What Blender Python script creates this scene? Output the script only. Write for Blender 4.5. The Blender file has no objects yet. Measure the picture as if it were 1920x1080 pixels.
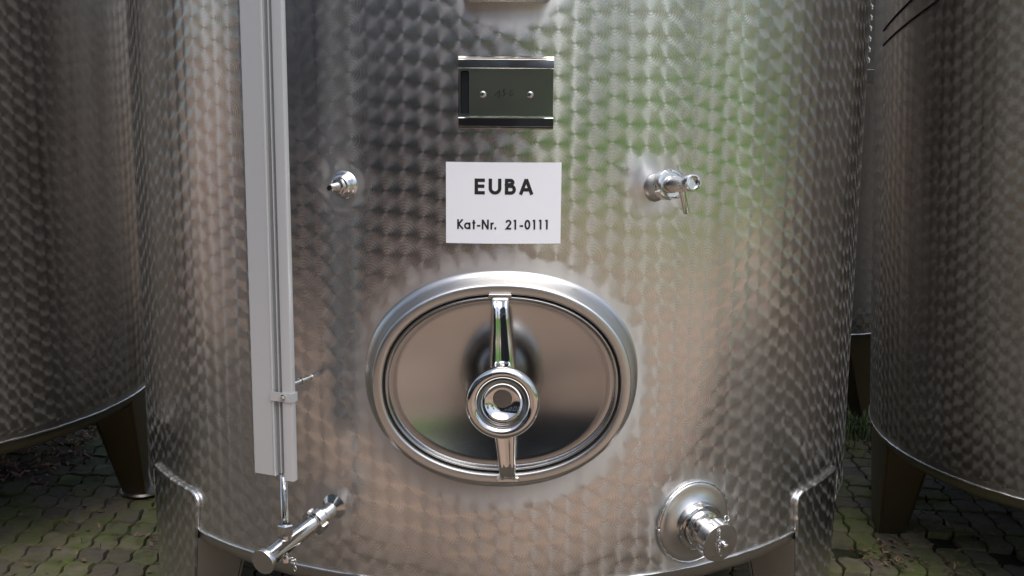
import bpy, math, random
from mathutils import Vector, Matrix, noise
random.seed(7)
PI = math.pi
scene = bpy.context.scene
COL = scene.collection

# ------------------------------------------------------------------ camera
H = 1.385                                   # eye height above the paving
cam_d = bpy.data.cameras.new('camera'); cam_d.sensor_width = 36.0; cam_d.lens = 44.52
cam_d.clip_start = 0.05; cam_d.clip_end = 2000
cam = bpy.data.objects.new('camera', cam_d); COL.objects.link(cam)
rt_ = Vector((0.99992231, -0.00972093, 0.00780294)); up_ = Vector((-0.00577625, 0.19336904, 0.98110909))
fw_ = Vector((0.01104614, 0.98107794, -0.19329786))
M = Matrix.Identity(4)
for i in range(3):
    M[i][0] = rt_[i]; M[i][1] = up_[i]; M[i][2] = -fw_[i]
M[0][3], M[1][3], M[2][3] = 0.0, -3.1684, H
cam.matrix_world = M
scene.camera = cam

# ------------------------------------------------------------------ sky, sun, exposure
SUN_EL, SUN_AZ = math.radians(62), math.radians(160)     # azimuth clockwise from +Y
world = bpy.data.worlds.new('World'); scene.world = world; world.use_nodes = True
wn = world.node_tree; wn.nodes.clear()
sky = wn.nodes.new('ShaderNodeTexSky'); sky.sky_type = 'NISHITA'; sky.sun_disc = False
sky.sun_elevation = SUN_EL; sky.sun_rotation = SUN_AZ; sky.air_density = 1.0; sky.dust_density = 2.5; sky.ozone_density = 1.0
hs = wn.nodes.new('ShaderNodeHueSaturation'); hs.inputs['Saturation'].default_value = 0.8
bg = wn.nodes.new('ShaderNodeBackground'); bg.inputs['Strength'].default_value = 0.15
wo = wn.nodes.new('ShaderNodeOutputWorld')
wn.links.new(sky.outputs[0], hs.inputs['Color']); wn.links.new(hs.outputs[0], bg.inputs['Color']); wn.links.new(bg.outputs[0], wo.inputs['Surface'])
sun_d = bpy.data.lights.new('sun', 'SUN'); sun_d.energy = 1.25; sun_d.angle = math.radians(60); sun_d.color = (1.0, 0.985, 0.97)
sun = bpy.data.objects.new('sun', sun_d); COL.objects.link(sun)
sd = Vector((math.sin(SUN_AZ) * math.cos(SUN_EL), math.cos(SUN_AZ) * math.cos(SUN_EL), math.sin(SUN_EL)))
sun.rotation_euler = sd.to_track_quat('Z', 'Y').to_euler()
vs = scene.view_settings
vs.view_transform = 'Standard'; vs.look = 'None'; vs.gamma = 1.0; vs.use_curve_mapping = False; vs.exposure = 0.42
scene.cycles.max_bounces = 8; scene.cycles.glossy_bounces = 5; scene.cycles.diffuse_bounces = 3

# ------------------------------------------------------------------ mesh helpers
def mesh_of(name, V, F, mat, smooth=False):
    me = bpy.data.meshes.new(name); me.from_pydata([tuple(v) for v in V], [], F); me.update()
    if mat: me.materials.append(mat)
    if smooth:
        me.polygons.foreach_set('use_smooth', [True] * len(me.polygons))
        if smooth != 'all':
            try: me.set_sharp_from_angle(angle=math.radians(smooth if smooth is not True else 40))
            except Exception: pass
    return me

def link(name, me, parent=None, loc=(0, 0, 0)):
    o = bpy.data.objects.new(name, me); COL.objects.link(o); o.location = loc
    if parent: o.parent = parent
    return o

class MB:
    """collects shapes; build() links them as ONE mesh object"""
    def __init__(s): s.V = []; s.F = []
    def add(s, V, F):
        b = len(s.V); s.V += [Vector(v) for v in V]; s.F += [tuple(i + b for i in f) for f in F]; return s
    def loft(s, rings, cap0=True, cap1=True, closed=True):
        n = len(rings[0]); V = [p for r in rings for p in r]; F = []
        for i in range(len(rings) - 1):
            for j in range(n if closed else n - 1):
                k = (j + 1) % n
                F.append((i * n + j, i * n + k, (i + 1) * n + k, (i + 1) * n + j))
        if cap0: F.append(tuple(range(n))[::-1])
        if cap1: F.append(tuple((len(rings) - 1) * n + j for j in range(n)))
        return s.add(V, F)
    def lathe(s, fr, prof, n=40, cap0=True, cap1=True):
        """prof: (radius, along axis); fr = (origin, axis, side a, side b)"""
        o, ax, a, b = fr
        return s.loft([[o + ax * t + (a * math.cos(2 * PI * j / n) + b * math.sin(2 * PI * j / n)) * max(r, 1e-5) for j in range(n)] for r, t in prof], cap0, cap1)
    def tube(s, pts, r, n=10, caps=True):
        pts = [Vector(p) for p in pts]; rings = []
        t0 = (pts[1] - pts[0]).normalized(); a = t0.orthogonal().normalized()
        for i, p in enumerate(pts):
            t = (pts[min(i + 1, len(pts) - 1)] - pts[max(i - 1, 0)]).normalized()
            a = (a - t * a.dot(t)).normalized(); b = t.cross(a)
            rr = r[i] if isinstance(r, (list, tuple)) else r
            rings.append([p + (a * math.cos(2 * PI * j / n) + b * math.sin(2 * PI * j / n)) * rr for j in range(n)])
        return s.loft(rings, caps, caps)
    def torus(s, fr, R, r, n=36, m=10):
        o, ax, a, b = fr; V = []; F = []
        for i in range(n):
            d = a * math.cos(2 * PI * i / n) + b * math.sin(2 * PI * i / n)
            for j in range(m):
                V.append(o + d * (R + r * math.cos(2 * PI * j / m)) + ax * (r * math.sin(2 * PI * j / m)))
        for i in range(n):
            for j in range(m):
                F.append((i * m + j, ((i + 1) % n) * m + j, ((i + 1) % n) * m + (j + 1) % m, i * m + (j + 1) % m))
        return s.add(V, F)
    def box(s, fr, lo, hi, bev=0.0):
        """axis-aligned box in frame fr = (origin, ex, ey, ez), bevelled along ez and at its ends"""
        o, ex, ey, ez = fr
        x0, y0, z0 = lo; x1, y1, z1 = hi
        if bev <= 0:
            V = [o + ex * x + ey * y + ez * z for z in (z0, z1) for x, y in ((x0, y0), (x1, y0), (x1, y1), (x0, y1))]
            return s.add(V, [(3, 2, 1, 0), (4, 5, 6, 7), (0, 1, 5, 4), (1, 2, 6, 5), (2, 3, 7, 6), (3, 0, 4, 7)])
        def ring(i, z):
            c = []
            for cx, cy, a0 in ((x1, y1, 0), (x0, y1, 90), (x0, y0, 180), (x1, y0, 270)):
                for k in range(4):
                    a = math.radians(a0 + k * 30)
                    c.append(o + ex * (cx - math.copysign(bev, cx - (x0 + x1) / 2) + (bev - i) * math.cos(a)) + ey * (cy - math.copysign(bev, cy - (y0 + y1) / 2) + (bev - i) * math.sin(a)) + ez * z)
            return c
        return s.loft([ring(bev * .7, z0), ring(0, z0 + bev * .7), ring(0, z1 - bev * .7), ring(bev * .7, z1)])
    def build(s, name, mat, parent=None, smooth=True, loc=(0, 0, 0)):
        return link(name, mesh_of(name, s.V, s.F, mat, smooth), parent, loc)

def thing(o, label, cat, group=None):
    o['label'] = label; o['category'] = cat
    if group: o['group'] = group
    return o
def empty(name, loc=(0, 0, 0)):
    o = bpy.data.objects.new(name, None); COL.objects.link(o); o.location = loc; o.empty_display_size = .1; return o
def kind(o, k): o['kind'] = k; return o

# ------------------------------------------------------------------ material helpers
class NT:
    def __init__(s, name):
        s.m = bpy.data.materials.new(name); s.m.use_nodes = True; s.t = s.m.node_tree; s.t.nodes.clear()
        s.out = s.n('ShaderNodeOutputMaterial')
    def n(s, t, **k):
        nd = s.t.nodes.new(t)
        for a, v in k.items(): setattr(nd, a, v)
        return nd
    def put(s, sock, v):
        if v is None: return
        if isinstance(v, bpy.types.NodeSocket): s.t.links.new(v, sock)
        else: sock.default_value = v
    def math(s, op, a, b=None, c=None, clamp=False):
        nd = s.n('ShaderNodeMath', operation=op, use_clamp=clamp)
        s.put(nd.inputs[0], a); s.put(nd.inputs[1], b)
        if c is not None: s.put(nd.inputs[2], c)
        return nd.outputs[0]
    def vec(s, op, a, b=None, scale=None):
        nd = s.n('ShaderNodeVectorMath', operation=op)
        s.put(nd.inputs[0], a); s.put(nd.inputs[1], b)
        if scale is not None: s.put(nd.inputs['Scale'], scale)
        return nd.outputs['Value'] if op in ('LENGTH', 'DOT_PRODUCT', 'DISTANCE') else nd.outputs[0]
    def mix(s, f, a, b, kind='FLOAT'):
        nd = s.n('ShaderNodeMix', data_type=kind)
        i = {'FLOAT': (0, 2, 3, 0), 'VECTOR': (0, 4, 5, 1), 'RGBA': (0, 6, 7, 2)}[kind]
        s.put(nd.inputs[i[0]], f); s.put(nd.inputs[i[1]], a); s.put(nd.inputs[i[2]], b)
        return nd.outputs[i[3]]
    def noise(s, vec, scale, detail=3, rough=.55):
        nd = s.n('ShaderNodeTexNoise'); s.put(nd.inputs['Vector'], vec)
        nd.inputs['Scale'].default_value = scale; nd.inputs['Detail'].default_value = detail; nd.inputs['Roughness'].default_value = rough
        return nd.outputs['Fac']
    def ramp(s, f, *stops):
        nd = s.n('ShaderNodeValToRGB'); e = nd.color_ramp.elements
        while len(e) < len(stops): e.new(.5)
        for el, (p, c) in zip(e, stops): el.position = p; el.color = (*c, 1) if len(c) == 3 else c
        s.put(nd.inputs[0], f); return nd.outputs['Color']
    def smooth(s, v, lo, hi):
        nd = s.n('ShaderNodeMapRange', interpolation_type='SMOOTHSTEP'); s.put(nd.inputs[0], v)
        nd.inputs[1].default_value = lo; nd.inputs[2].default_value = hi; return nd.outputs[0]
    def xyz(s, x=0., y=0., z=0.):
        nd = s.n('ShaderNodeCombineXYZ'); s.put(nd.inputs[0], x); s.put(nd.inputs[1], y); s.put(nd.inputs[2], z); return nd.outputs[0]
    def world(s, v, t='VECTOR'):
        nd = s.n('ShaderNodeVectorTransform', vector_type=t, convert_from='OBJECT', convert_to='WORLD'); s.put(nd.inputs[0], v); return nd.outputs[0]
    def bsdf(s, **k):
        b = s.n('ShaderNodeBsdfPrincipled')
        for a, v in k.items(): s.put(b.inputs[a.replace('_', ' ')], v)
        s.t.links.new(b.outputs[0], s.out.inputs['Surface']); return b

def c4(c): return (*c, 1.0)

def marbled_steel(name, R, base, spots=(), band=None, aniso=.84, rough=.245, dish=.06, ring=.045, grime=0.0):
    """circle-ground stainless sheet: overlapping ground circles, each with concentric grooves that stretch the reflection outward from its centre"""
    n = NT(name)
    P = n.n('ShaderNodeTexCoord').outputs['Object']
    sp = n.n('ShaderNodeSeparateXYZ'); n.put(sp.inputs[0], P); x, y, z = sp.outputs
    th = n.math('ARCTAN2', x, n.math('MULTIPLY', y, -1.0))
    u = n.math('MULTIPLY', th, R)
    N = n.vec('NORMALIZE', n.xyz(x, y, 0.))
    nx = n.n('ShaderNodeSeparateXYZ'); n.put(nx.inputs[0], N)
    U = n.xyz(n.math('MULTIPLY', nx.outputs[1], -1.0), nx.outputs[0], 0.)
    a, b, r = .0347, .0405, .0300
    cu0 = n.math('FLOOR', n.math('ADD', n.math('DIVIDE', u, a), .5))
    # strokes fade towards their rim: the edge that decides which stroke lies on top is dithered at grain size
    wr = n.n('ShaderNodeTexWhiteNoise', noise_dimensions='3D'); n.put(wr.inputs['Vector'], n.vec('SCALE', P, scale=5000.0))
    re = n.math('MULTIPLY', n.math('ADD', .66, n.math('MULTIPLY', n.math('POWER', wr.outputs['Value'], .6), .36)), r)
    re2 = n.math('MULTIPLY', re, re)
    du_, dv_, id_ = None, None, None
    for di in (0, 1, 0, -1):
        first = du_ is None
        cu = n.math('ADD', cu0, float(di))
        w = n.n('ShaderNodeTexWhiteNoise', noise_dimensions='1D'); n.put(w.inputs['W'], cu)
        off = n.math('MULTIPLY', w.outputs['Value'], .75)
        du = n.math('SUBTRACT', u, n.math('ADD', n.math('MULTIPLY', cu, a), n.math('MULTIPLY', n.math('SUBTRACT', w.outputs['Value'], .5), .004)))
        v = n.math('SUBTRACT', n.math('DIVIDE', z, b), off)
        if first:
            row = n.math('FLOOR', n.math('ADD', v, .5))
        else:
            s2 = n.math('MAXIMUM', n.math('SUBTRACT', re2, n.math('MULTIPLY', du, du)), 0.0)
            sv = n.math('DIVIDE', n.math('SQRT', s2), b)
            row = n.math('CEIL', n.math('SUBTRACT', v, sv))
        dv = n.math('MULTIPLY', n.math('SUBTRACT', v, row), b)
        ident = n.math('ADD', n.math('MULTIPLY', cu, 7.13), n.math('MULTIPLY', row, 3.71))
        if first: du_, dv_, id_ = du, dv, ident
        else:
            d2 = n.math('ADD', n.math('MULTIPLY', du, du), n.math('MULTIPLY', dv, dv))
            ins = n.math('LESS_THAN', d2, re2)
            du_, dv_, id_ = n.mix(ins, du_, du), n.mix(ins, dv_, dv), n.mix(ins, id_, ident)
    # each stroke sits a little off its grid place
    wi = n.n('ShaderNodeTexWhiteNoise', noise_dimensions='1D'); n.put(wi.inputs['W'], id_)
    ws = n.n('ShaderNodeSeparateXYZ'); n.put(ws.inputs[0], wi.outputs['Color'])
    du_ = n.math('ADD', du_, n.math('MULTIPLY', n.math('SUBTRACT', ws.outputs[0], .5), .0035))
    dv_ = n.math('ADD', dv_, n.math('MULTIPLY', n.math('SUBTRACT', ws.outputs[1], .5), .0035))
    D = n.vec('ADD', n.vec('SCALE', U, scale=du_), n.xyz(0., 0., dv_))
    L = n.vec('LENGTH', D)
    Dn = n.vec('NORMALIZE', D)
    # mask of the brushed zones round welds and fittings
    mask = None
    for (u0, z0, ru, rz) in spots:
        e = n.math('SQRT', n.math('ADD', n.math('POWER', n.math('DIVIDE', n.math('SUBTRACT', u, u0), ru), 2.0), n.math('POWER', n.math('DIVIDE', n.math('SUBTRACT', z, z0), rz), 2.0)))
        e = n.math('ADD', e, n.math('MULTIPLY', n.math('SUBTRACT', n.noise(P, 22.0, 2),   .5), .018 / max(ru, rz)))
        soft = .040 / max(ru, rz)
        k = n.math('SUBTRACT', 1.0, n.smooth(e, 1 - soft, 1 + soft))
        mask = k if mask is None else n.math('MAXIMUM', mask, k)
    if band is not None:
        k = n.math('SUBTRACT', 1.0, n.smooth(n.math('ADD', z, n.math('MULTIPLY', n.noise(P, 9.0), .02)), band, band + .016))
        mask = k if mask is None else n.math('MAXIMUM', mask, k)
    if mask is None: mask = 0.0
    keep = n.math('SUBTRACT', 1.0, mask)
    # brushed grain: fine horizontal strokes
    mp = n.n('ShaderNodeMapping'); n.put(mp.inputs[0], P); mp.inputs['Scale'].default_value = (6, 6, 160)
    grain = n.noise(mp.outputs[0], 6.0, 4, .7)
    big = n.noise(P, 2.3, 3)
    T = n.mix(mask, Dn, (0., 0., 1.), 'VECTOR')
    gro = n.noise(n.xyz(n.math('MULTIPLY', L, 300.0), id_, 0.), 1.0, 2, .7)
    wave = n.math('ADD', n.math('SINE', n.math('MULTIPLY', L, 2 * PI / .0056)), n.math('MULTIPLY', n.math('SUBTRACT', gro, .5), 4.0))
    slope = n.math('MULTIPLY', n.math('SUBTRACT', n.math('MULTIPLY', wave, ring), n.math('MULTIPLY', L, dish / r)), keep)
    buck = n.n('ShaderNodeTexNoise'); n.put(buck.inputs['Vector'], P); buck.inputs['Scale'].default_value = 3.2; buck.inputs['Detail'].default_value = 1
    bv = n.vec('SCALE', n.vec('SUBTRACT', buck.outputs['Color'], (.5, .5, .5)), scale=.05)
    N2 = n.vec('NORMALIZE', n.vec('ADD', n.vec('ADD', N, n.vec('SCALE', Dn, scale=slope)), bv))
    col = n.mix(n.math('MULTIPLY', n.math('SUBTRACT', ws.outputs[2], .5), .25), c4(base), c4([min(1, q * 1.25) for q in base]), 'RGBA')
    gv = n.math('MULTIPLY', n.math('MULTIPLY', n.math('ADD', n.math('SINE', n.math('MULTIPLY', L, 2 * PI / .0058)), n.math('MULTIPLY', n.math('SUBTRACT', gro, .5), 2.5)), keep), .045)
    col = n.mix(n.math('MAXIMUM', n.math('ADD', .12, gv), 0.0), col, (.02, .02, .02, 1), 'RGBA')
    if grime > 0:
        mp2 = n.n('ShaderNodeMapping'); n.put(mp2.inputs[0], P); mp2.inputs['Scale'].default_value = (7, 7, .5)
        col = n.mix(n.math('MULTIPLY', n.smooth(n.noise(mp2.outputs[0], 2.0, 5, .6), .4, .75), grime), col, (.11, .085, .055, 1), 'RGBA')
    ro = n.math('ADD', n.mix(mask, rough, .38), n.math('MULTIPLY', n.math('SUBTRACT', n.math('ADD', big, n.math('MULTIPLY', n.math('MULTIPLY', grain, mask), .4)), .5), .16))
    bs = n.bsdf(Base_Color=col, Metallic=1.0, Roughness=ro, Anisotropic=n.mix(mask, aniso, .7), Normal=n.world(N2, 'NORMAL'), Tangent=n.world(T))
    return n.m

def steel(name, base=(.62, .61, .59), rough=.2, brush=None, var=.1, bump=.08):
    n = NT(name); P = n.n('ShaderNodeTexCoord').outputs['Object']
    q = P
    if brush:
        mp = n.n('ShaderNodeMapping'); n.put(mp.inputs[0], P); mp.inputs['Scale'].default_value = brush; q = mp.outputs[0]
    f = n.noise(q, 14.0, 5, .65); g = n.noise(P, 7.0, 3)
    ro = n.math('ADD', rough, n.math('MULTIPLY', n.math('SUBTRACT', n.math('ADD', f, g), 1.0), var))
    nb = None
    if bump:
        b = n.n('ShaderNodeBump'); b.inputs['Strength'].default_value = bump; b.inputs['Distance'].default_value = .002; n.put(b.inputs['Height'], f); nb = b.outputs[0]
    col = n.mix(g, c4([v * .9 for v in base]), c4([min(1, v * 1.08) for v in base]), 'RGBA')
    n.bsdf(Base_Color=col, Metallic=1.0, Roughness=ro, Normal=nb); return n.m

def plain(name, col, rough=.5, metal=0.0, var=.12, scale=20.0, bump=0.0, **k):
    n = NT(name); P = n.n('ShaderNodeTexCoord').outputs['Object']
    f = n.noise(P, scale, 4)
    c = n.mix(f, c4([v * (1 - var) for v in col]), c4([min(1, v * (1 + var)) for v in col]), 'RGBA')
    nb = None
    if bump:
        b = n.n('ShaderNodeBump'); b.inputs['Strength'].default_value = bump; b.inputs['Distance'].default_value = .01; n.put(b.inputs['Height'], f); nb = b.outputs[0]
    n.bsdf(Base_Color=c, Roughness=rough, Metallic=metal, Normal=nb, **k); return n.m

# ------------------------------------------------------------------ materials
R = .8746
MAN = (.008, .749)                       # manway centre: arc position, height
MAIN_SPOTS = [(MAN[0], MAN[1], .292, .25), (.407, .4415, .108, .108), (.293, 1.117, .058, .058), (-.295, 1.115, .044, .044),
              (.013, 1.475, .105, .075), (-.345, .478, .05, .06), (-.40, .72, .02, .02)]
m_tank = marbled_steel('marbled_steel', R, (.78, .772, .76), MAIN_SPOTS, .354, dish=.0, ring=.02, grime=.18)
m_tank_leg = marbled_steel('marbled_leg_steel', R, (.68, .67, .66), (), None, dish=.0, ring=.03)
m_old_dimmed = marbled_steel('dimmed_old_marbled_steel', R, (.36, .338, .305), (), .365, aniso=.55, rough=.45, dish=0, ring=.02, grime=.45)  # older brownish steel; base darkened further to put edge vignetting into the colour
m_brush = steel('brushed_steel', (.60, .59, .57), .30, (40, 40, 2), .12, .015)
m_head = steel('dull_steel', (.5, .48, .45), .36, None, .2)
m_head_dimmed = steel('dimmed_dull_steel', (.22, .20, .17), .4, None, .2)  # darker copy of the dull steel, dimmed along with the neighbour shells
m_leg_in = steel('leg_plate_steel', (.62, .57, .51), .42, (3, 3, 40), .15)
m_leg_dimmed = steel('dimmed_leg_steel', (.15, .12, .08), .45, (3, 3, 40), .2)  # neighbour legs, vignette darkness put into the colour as on their shells
m_weld = steel('weld_steel', (.78, .78, .77), .24, None, .25)
m_polish = steel('polished_steel', (.68, .67, .65), .07, None, .05, 0)
m_satin = steel('satin_steel', (.66, .65, .63), .17, (60, 60, 60), .12, .01)
m_mirror = steel('door_steel', (.48, .48, .475), .15, (120, 120, 3), .08, 0)
m_alu = plain('anodised_aluminium', (.66, .67, .675), .36, .4, .04, 3.0)
m_alu_groove = plain('groove_aluminium', (.34, .35, .35), .4, .7, .05, 3.0)
m_gasket = plain('black_rubber', (.012, .012, .012), .6)
m_paper = plain('white_paper', (.86, .87, .90), .6, 0, .012, 6.0)
m_ink = plain('black_ink', (.012, .012, .012), .55)
m_marker = plain('marker_ink', (.012, .013, .016), .3)
m_dark = plain('dark_hole', (.01, .01, .012), .5)
m_cable = plain('black_cable', (.012, .012, .012), .5)
def glass_mat():
    n = NT('clear_tube_plastic')
    n.bsdf(Base_Color=(.93, .95, .94, 1), Roughness=.06, IOR=1.49, Transmission_Weight=1.0); return n.m
m_tube = glass_mat()

# ------------------------------------------------------------------ frames on a tank wall
def wall(th, z, R=R):
    n = Vector((math.sin(th), -math.cos(th), 0)); u = Vector((math.cos(th), math.sin(th), 0))
    return n * R + Vector((0, 0, z)), u, n, Vector((0, 0, 1))
def axis_frame(o, ax):
    ax = Vector(ax).normalized(); a = ax.cross(Vector((0, 0, 1)))
    if a.length < .01: a = Vector((1, 0, 0))
    a.normalize(); return (Vector(o), ax, a, a.cross(ax) * -1)

ZB, ZT = .346, 2.75                        # lower weld, top of the straight wall

def tank_body(root, mat, legmat, legs, head_mat, seed=0, R=R, marbled_legs=True, n=160, side_mat=None):
    rnd = random.Random(seed)
    s = MB(); s.loft([[wall(2 * PI * j / n, z, R)[0] for j in range(n)] for z in (ZB, 1.0, 1.8, ZT)], False, False)
    s.build('shell', mat, root, 'all')
    k = []
    for i in range(9):
        a = i / 8 * PI / 2
        k.append((R - .055 + .055 * math.cos(a), ZB - .048 * math.sin(a)))
    k += [(R * .6, ZB - .075), (R * .3, ZB - .095), (.02, ZB - .1)]
    b = MB(); fr = (Vector((0, 0, 0)), Vector((0, 0, 1)), Vector((1, 0, 0)), Vector((0, 1, 0)))
    b.lathe(fr, k, n, False, True); b.build('bottom_head', head_mat, root, 60)
    t = MB(); t.lathe(fr, [(R + .001, ZT), (R * .99, ZT + .03), (R * .7, ZT + .22), (R * .25, ZT + .36), (.2, ZT + .38), (.2, ZT + .5), (.001, ZT + .5)], n, False, True)
    t.build('top_head', head_mat, root, 40)
    def bead(pts, r, name='weld_bead', par=root):
        w = MB(); P = []; rr = []
        for i, p in enumerate(pts):
            P.append(Vector(p)); rr.append(r * (.75 + .5 * rnd.random()))
        w.tube(P, rr, 6); return w.build(name, m_weld, par, 'all')
    m = 420
    bead([wall(2 * PI * (i / m), ZB + .0015 * noise.noise((i * .3, seed, 0)), R + .0004)[0] for i in range(m + 1)], .0028)
    for (t0, t1, f0, f1, zt, depth_t, depth_f) in legs:
        under = zt < ZB; N_ = 14; lg = MB(); th_ = .006; ro = R + (.008 if not under else -.004)
        zs = [.02, .12, .22, .30, .37, zt - .02, zt - .006, zt] if not under else [.02, .1, .2, .26, zt]
        def lim(z):
            q = z / zt; e0 = f0 + (t0 - f0) * q; e1 = f1 + (t1 - f1) * q
            c = max(0.0, z - (zt - .02)) if not under else 0.0; ins = .02 - math.sqrt(max(0, .02 ** 2 - c * c))   # rounded shoulders
            ins = ins / R
            return e0 + ins, e1 - ins
        outer = []; inner = []
        for z in zs:
            e0, e1 = lim(z)
            outer.append([wall(e0 + (e1 - e0) * i / N_, z, ro)[0] for i in range(N_ + 1)])
            inner.append([wall(e0 + (e1 - e0) * i / N_, z, ro - th_)[0] for i in range(N_ + 1)])
        lg.loft([o + list(reversed(i_)) for o, i_ in zip(outer, inner)])
        leg = lg.build('leg', legmat, root, 45)
        # weld round the shoulders
        P = []
        zlow = ZB + .004
        for sgn in (0, 1):
            seq = []
            for z in [zlow + (zt - zlow) * q / 14 for q in range(15)]:
                e = lim(z)[sgn]; seq.append(wall(e, z, R + .004)[0])
            P.append(seq)
        top = [wall(lim(zt)[0] + (lim(zt)[1] - lim(zt)[0]) * i / 40, zt + .001, R + .004)[0] for i in range(41)]
        if not under: bead(P[0][:-1] + top + list(reversed(P[1]))[1:], .0058, 'weld_bead', leg)
        for e_t, e_f, sg in ((t0, f0, 1), (t1, f1, -1)):
            sp = MB(); rings = []
            for z in (.02, .16, ZB - .052):
                q = z / zt; e = e_f + (e_t - e_f) * q
                dep = depth_f + (depth_t - depth_f) * (z / ZB)
                o_, u_, n_, _ = wall(e, z, ro - th_ - .001)
                tk = .005 * sg
                rings.append([o_, o_ + u_ * tk, o_ + u_ * tk - n_ * dep, o_ - n_ * dep])
            # upper end carries on inside the knuckle
            z = ZB - .02; q = z / zt; e = e_f + (e_t - e_f) * q; o_, u_, n_, _ = wall(e, z, ro - th_ - .001)
            rings.append([o_, o_ + u_ * .005 * sg, o_ + u_ * .005 * sg - n_ * depth_t, o_ - n_ * depth_t])
            sp.loft(rings); sp.build('side_plate', side_mat or m_leg_in, leg, False)
            lip = MB(); tops = []
            for r_ in (rings[0], rings[-1]):
                o2, u2 = r_[3], (r_[2] - r_[3]).normalized()
                nn = (r_[0] - r_[3]).normalized()
                tops.append([o2, o2 + u2 * .028, o2 + u2 * .028 - nn * .005, o2 - nn * .005])
            lip.loft(tops); lip.build('flange', side_mat or m_leg_in, leg, False)
        ft = (f0 + f1) / 2; o_, u_, n_, _ = wall(ft, 0.0, R - .03)
        pd = MB(); pd.lathe((o_ + Vector((0, 0, .006)), Vector((0, 0, 1)), Vector((1, 0, 0)), Vector((0, 1, 0))), [(.066, 0), (.070, .004), (.066, .010), (.03, .018), (.022, .03)], 32)
        pd.build('foot_pad', head_mat, leg, 40)

# ------------------------------------------------------------------ the middle tank
tank = empty('steel_tank')
LEGS = [(-1.0909, -.806, -1.067, -.869, .4285, .13, .06), (.8177, 1.0833, .862, 1.045, .4310, .13, .06),
        (2.06, 2.34, 2.10, 2.30, .4285, .13, .06), (-2.34, -2.06, -2.30, -2.10, .4285, .13, .06)]
thing(tank, 'large round steel tank in the middle with oval hatch, level gauge and white paper sign', 'tank', 'marbled steel tanks')
tank_body(tank, m_tank, m_tank_leg, LEGS, m_head, 1)

# --- manway
MX, MZ = .008, .7560
YF = -(R + .036)                          # plane of the collar face
def oval(phi, a, b, e=2.15):
    c, s = math.cos(phi), math.sin(phi)
    k = (abs(c) ** e + abs(s) ** e) ** (-1 / e); return a * k * c, b * k * s
def oval_ring(sc_off, y, n=128, a=.2185, b=.1692, wrap=None):
    out = []
    for j in range(n):
        ph = 2 * PI * j / n
        x, z = oval(ph, a + sc_off, b + sc_off)
        X = MX + x; yy = y
        if wrap is not None:
            ys = -math.sqrt(max(R * R - X * X, 0)) + wrap
            yy = ys * (1 - y) + YF * y           # y is the blend 0 wall .. 1 face
        out.append(Vector((X, yy, MZ + z)))
    return out
col = MB()
rings = []
for off, t in [(.046, 0.0), (.041, .012), (.036, .05), (.0315, .13), (.0285, .26), (.0262, .42), (.0248, .58), (.0238, .73), (.0228, .85), (.0214, .94), (.0196, .985), (.017, 1.0)]:
    rings.append(oval_ring(off, t, wrap=.0012 if t < .02 else 0))
rings += [oval_ring(.006, YF), oval_ring(.0035, YF + .001), oval_ring(.002, YF + .0035), oval_ring(.0018, YF + .03)]
col.loft(rings, False, False); collar = col.build('manway_collar', m_brush, tank, 'all')
gk = MB(); gk.loft([oval_ring(.0017, YF + .012), oval_ring(-.006, YF + .014), oval_ring(-.012, YF + .03)], False, False); gk.build('gasket', m_gasket, collar, 'all')
door = MB(); dr = []
prof = [(-.0005, .022), (-.0015, .010), (-.0028, .0068), (-.0045, .0056), (-.0062, .0062), (-.0076, .0085), (-.0088, .0120), (-.0102, .0142), (-.0122, .0147), (-.0150, .0142)]
for off, dy in prof: dr.append(oval_ring(off, YF + dy))
for i in range(1, 17):
    q = i / 16
    f = 1 - q
    dr.append([Vector((MX + (p.x - MX) * f, YF + .0142 + .019 * (1 - f ** 2.1) * 1.0, MZ + (p.z - MZ) * f)) for p in dr[9]] if f > 0 else None)
dr = [d for d in dr if d is not None]
door.loft(dr, False, True); dpart = door.build('manway_door', m_mirror, tank, 'all')
# --- yoke bar across the door
yk = MB(); rings = []
pts = [(.0035, .9195, .017, .000), (.0038, .914, .0185, -.010), (.0045, .902, .0165, -.018), (.0055, .88, .0170, -.018), (.0072, .84, .0205, -.024), (.0085, .80, .0235, -.029),
       (.0098, .76, .0255, -.031), (.0110, .72, .0255, -.031), (.0130, .68, .0235, -.029), (.0155, .64, .0205, -.025), (.0180, .60, .0175, -.020), (.0192, .578, .0160, -.020), (.0200, .566, .0165, -.011), (.0203, .560, .0165, .000)]
for x, z, w, dy in pts:
    z = .9235 - (.9195 - z) * .962
    y0 = YF + dy; d = .017
    sec = [(-1.0, .95), (-1.02, .5), (-.93, .14), (-.72, -.02), (-.5, -.02), (-.36, .10), (-.12, .16), (.12, .16), (.36, .10), (.5, -.02), (.72, -.02), (.93, .14), (1.02, .5), (1.0, .95)]
    rings.append([Vector((x + w * .90 * sx, y0 + d * sy - .012, z)) for sx, sy in sec])
yk.loft(rings); yoke = yk.build('yoke_bar', m_polish, tank, 'all')
for (x, z) in ((.0035, .9250), (.0203, .5755)):
    lg = MB(); lg.box((Vector((x, YF, z)), Vector((1, 0, 0)), Vector((0, 0, 1)), Vector((0, -1, 0))), (-.021, -.005, .0004), (.021, .005, .006), .002); lg.build('yoke_lug', m_satin, yoke)
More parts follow.
